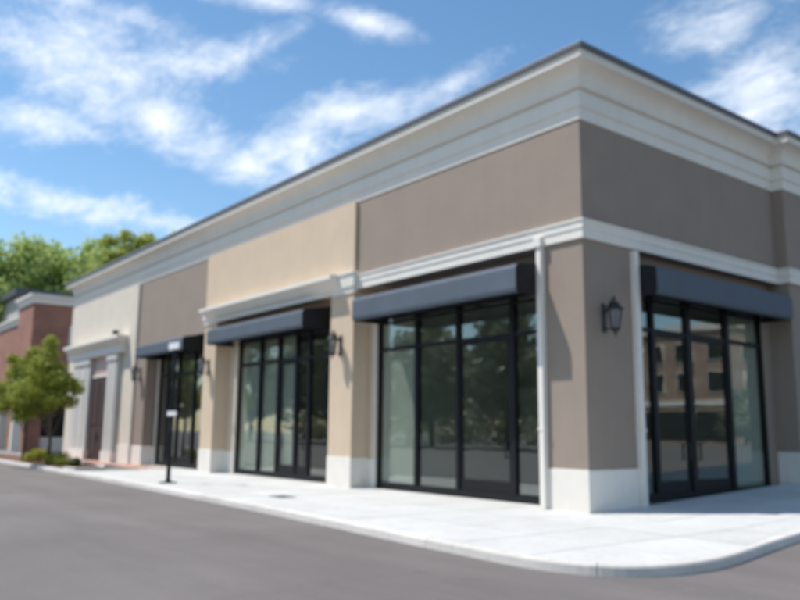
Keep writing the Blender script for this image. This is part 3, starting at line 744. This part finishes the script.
def shrub(label, loc, r_, n, mat, seed, sz=.045):
    root = empty('shrub', loc); tag(root, label, 'shrub', 'low shrubs in the planting bed')
    bl = [(random.uniform(-.5, .5)*r_, random.uniform(-.5, .5)*r_, r_*random.uniform(.35, .7), r_*random.uniform(.45, .7)) for _ in range(6)]
    me = leaf_crown(bl, n, sz, seed); me.materials.append(mat); o = bpy.data.objects.new('foliage', me); C.objects.link(o); o.parent = root
    mb = MB()
    for b_ in bl: mb.tube([(0, 0, 0), (b_[0]*.5, b_[1]*.5, b_[2]*.5), b_[:3]], [.02, .014, .006], 5)
    mb.build('stem', MT['bark'], root)
shrub('round yellow-green shrub in the mulch right below the street tree', (-25.9, -3.0, .03), .50, 1600, MT['leaf_yellow'], 11)
shrub('wide yellow-green shrub in the mulch at the left edge', (-28.6, -3.25, .03), .52, 1500, MT['leaf_yellow'], 12)
shrub('low dark green shrub at the tip of the mulch bed', (-23.6, -3.0, .03), .34, 1000, MT['leaf_dark'], 13)
shrub('small mid-green shrub between the yellow-green one and the bed tip', (-24.5, -3.2, .03), .30, 800, MT['leaf'], 14)

# trees behind
far = [(-101, -3, 24.5, 8.0, 'broad green tree showing over the brick building at the left edge'),
       (-93, 4, 24.0, 7.5, 'soft green tree top over the grey parapet, left of the middle one'),
       (-91, 11.0, 25.0, 7.5, 'tallest soft green tree top behind the brick building'),
       (-86, 17.0, 25.0, 7, 'green tree top rising just left of the shop roof end'),
       (-80, 24, 25.5, 7, 'green tree top half hidden behind the shop roof')]
for k, (x, y, h, w, lb) in enumerate(far):
    tree('broadleaf_tree', lb, (x, y, -.1), h, w, 9, 30, 18000, .30, MT['leaf_far'], 20+k, 'tall trees behind the brick building', base_r=.4)
olive = [sd(0, 0, 20.6, 1.0), sd(-1.7, 0, 20.2, 1.0), sd(1.8, .5, 20.3, 1.2), sd(.3, 0, 19.2, 1.4), sd(-1.3, .5, 18.2, 1.3), sd(2.4, 0, 19.0, 1.1), sd(1.0, .5, 17.6, 1.5), sd(-2.5, 0, 16.8, 1.2), sd(-.5, 0, 16.0, 1.8), sd(2.2, 0, 16.0, 1.6), sd(0, 0, 14, 2.2), sd(-1.8, 0, 13, 1.9), sd(2.4, 0, 13, 1.9), sd(0, 0, 11, 2.2)]
hand_tree('olive green tree with a ragged top just above the roof line', (-67.9, 13.4, -.1), olive, 6500, .24, MT['leaf_olive'], 31, 19, .3, 'broadleaf_tree')

# ------------------------------------------------------------------ brick building at the left
BB = empty('brick_building', (0, 0, 0)); tag(BB, 'two storey red brick building with white cornice beyond the shops', 'building')
bx, by = -49.6, 1.1
mb = MB().box(bx-4.2, by, 4.6, bx, 30, 10.3).box(bx-22, by+2.2, 4.6, bx-4.2, 30, 10.3)
mb.box(bx-22, by+2.2, -.1, bx-6, 30, 4.6)
part(mb, 'brick_wall', MT['brick'], BB)
for y0, y1 in ((by, by+1.1), (by+4.6, by+5.6), (by+9.5, by+10.5), (by+14, by+30)): part(MB().box(bx-1.0, y0, -.1, bx, min(y1, 30), 4.6), 'brick_pier', MT['brick'], BB)
part(MB().box(bx-4.2, by, -.1, bx-3.2, by+1.0, 4.6), 'brick_pier', MT['brick'], BB)
part(extrude_path([(-.3, 10.3), (.1, 10.3), (.1, 10.55), (.22, 10.75), (.3, 10.8), (.3, 10.95), (-.3, 11.0)], [(bx-22, by+2.2), (bx-4.2, by+2.2), (bx-4.2, by), (bx, by), (bx, 30)]), 'cornice', MT['trim'], BB)
part(extrude_path([(-.05, 4.5), (.12, 4.5), (.12, 4.95), (.2, 5.0), (.2, 5.15), (-.05, 5.2)], [(bx-22, by+2.2), (bx-4.2, by+2.2), (bx-4.2, by), (bx, by), (bx, 30)]), 'belt_course', MT['trim'], BB)
part(MB().box(bx-3.0, by+.6, -.1, bx-.9, 30, 4.6), 'window', MT['black'], BB)
part(MB().box(bx-.9, by+1.1, -.1, bx-.4, by+14, .9), 'sill_wall', MT['base'], BB)
for x, y in ((bx+.4, by-.6), (bx-3.8, by-.6), (bx+.9, by+5)):
    part(MB().box(x-.28, y-.28, -.1, x+.28, y+.28, 4.5), 'column', MT['trim'], BB, bevel=.02)
part(MB().box(bx-4.4, by-1.0, 4.42, bx+.5, by, 4.52), 'canopy', MT['trim'], BB)
part(MB().box(bx-22, 3.4, 10.25, bx-.1, 30, 10.35), 'roof', MT['roof'], BB)
for k in range(4):
    y = by+2.6+k*5.5
    w_ = part(MB().box(bx+.005, y-.08, 6.35, bx+.05, y+1.58, 8.85), 'window', MT['trim'], BB)
    MB().box(bx+.04, y, 6.45, bx+.065, y+1.5, 8.75).build('pane', MT['glass'], w_)
GB = empty('grey_building', (0, 0, 0)); tag(GB, 'grey walled building with dark flat roof edge behind the brick one', 'building')
part(MB().box(-110, 6.5, -.1, -79, 45, 15.2), 'wall', MT['grey_and_shade'], GB)
part(MB().box(-110.6, 5.9, 15.2, -78.4, 45.6, 15.9), 'roof_edge', MT['coping'], GB)

# ------------------------------------------------------------------ across the car park (seen mirrored in the shop glass)
OB = empty('brick_apartment_block', (34, 68, .4)); tag(OB, 'orange brick block with white window frames mirrored in the right-hand glass', 'building')
part(MB().box(0, 0, -.5, 20, 40, 12.6), 'brick_wall', MT['brick2'], OB)
part(MB().box(-.3, -.3, 12.6, 20.3, 40.3, 13.3), 'cornice', MT['trim'], OB)
part(MB().box(-.12, -.12, 4.3, 20.1, 40.1, 4.9), 'belt_course', MT['trim'], OB)
w0 = None
for s_ in range(2):
    for k in range(9):
        y = 1.6+k*4.3; z = 5.9+s_*3.3
        w_ = part(MB().box(-.1, y-.12, z-.12, -.005, y+1.82, z+2.02), 'window', MT['trim'], OB)
        MB().box(-.13, y, z, -.1, y+1.7, z+1.9).build('pane', MT['black'], w_)
for s_ in range(2):
    for k in range(5):
        x = 1.2+k*3.8; z = 5.9+s_*3.4
        w_ = part(MB().box(x-.12, -.1, z-.12, x+1.92, -.005, z+2.12), 'window', MT['trim'], OB)
        MB().box(x, -.13, z, x+1.8, -.1, z+2.0).build('pane', MT['black'], w_)
for k in range(4): part(MB().box(1.0+k*4.8, -.08, .5, 4.8+k*4.8, -.004, 3.7), 'shopfront', MT['black'], OB)
for k in range(7):
    part(MB().box(-.08, 1.4+k*5.6, .5, -.004, 5.6+k*5.6, 3.7), 'shopfront', MT['black'], OB)
src = tree('broadleaf_tree', 'full green tree across the car park mirrored in the shop glass', (-40, -46, -.1), 11.5, 4.6, 3.2, 16, 4500, .30, MT['leaf_mirror'], 41, 'trees mirrored in the shop glass', base_r=.25)
for k, (x, y, s_) in enumerate([(-50, -48, 1.5), (-59, -45, 1.25), (-68, -49, 1.2), (-78, -46, 1.4), (-90, -48, 1.6), (-104, -46, 1.4), (-31, -50, 1.1), (29, 60, .55), (30, 88, .6)]):
    c = copy_tree(src); c.location = (x, y, -.1); c.scale = (s_, s_, s_); c.rotation_euler = (0, 0, k*1.3)
hedge = [(-120+7*k+random.uniform(-1, 1), random.uniform(-2, 2), random.uniform(1.5, 4.5), random.uniform(3.5, 5.5)) for k in range(24)]
me = leaf_crown(hedge, 16000, .42, 77); me.materials.append(MT['leaf_mirror']); o = bpy.data.objects.new('tree_line', me); C.objects.link(o); o.location = (0, -66, 0)
tag(o, 'low belt of trees closing the far side of the car park', 'tree line', kind='stuff')
bpy.context.view_layer.update()
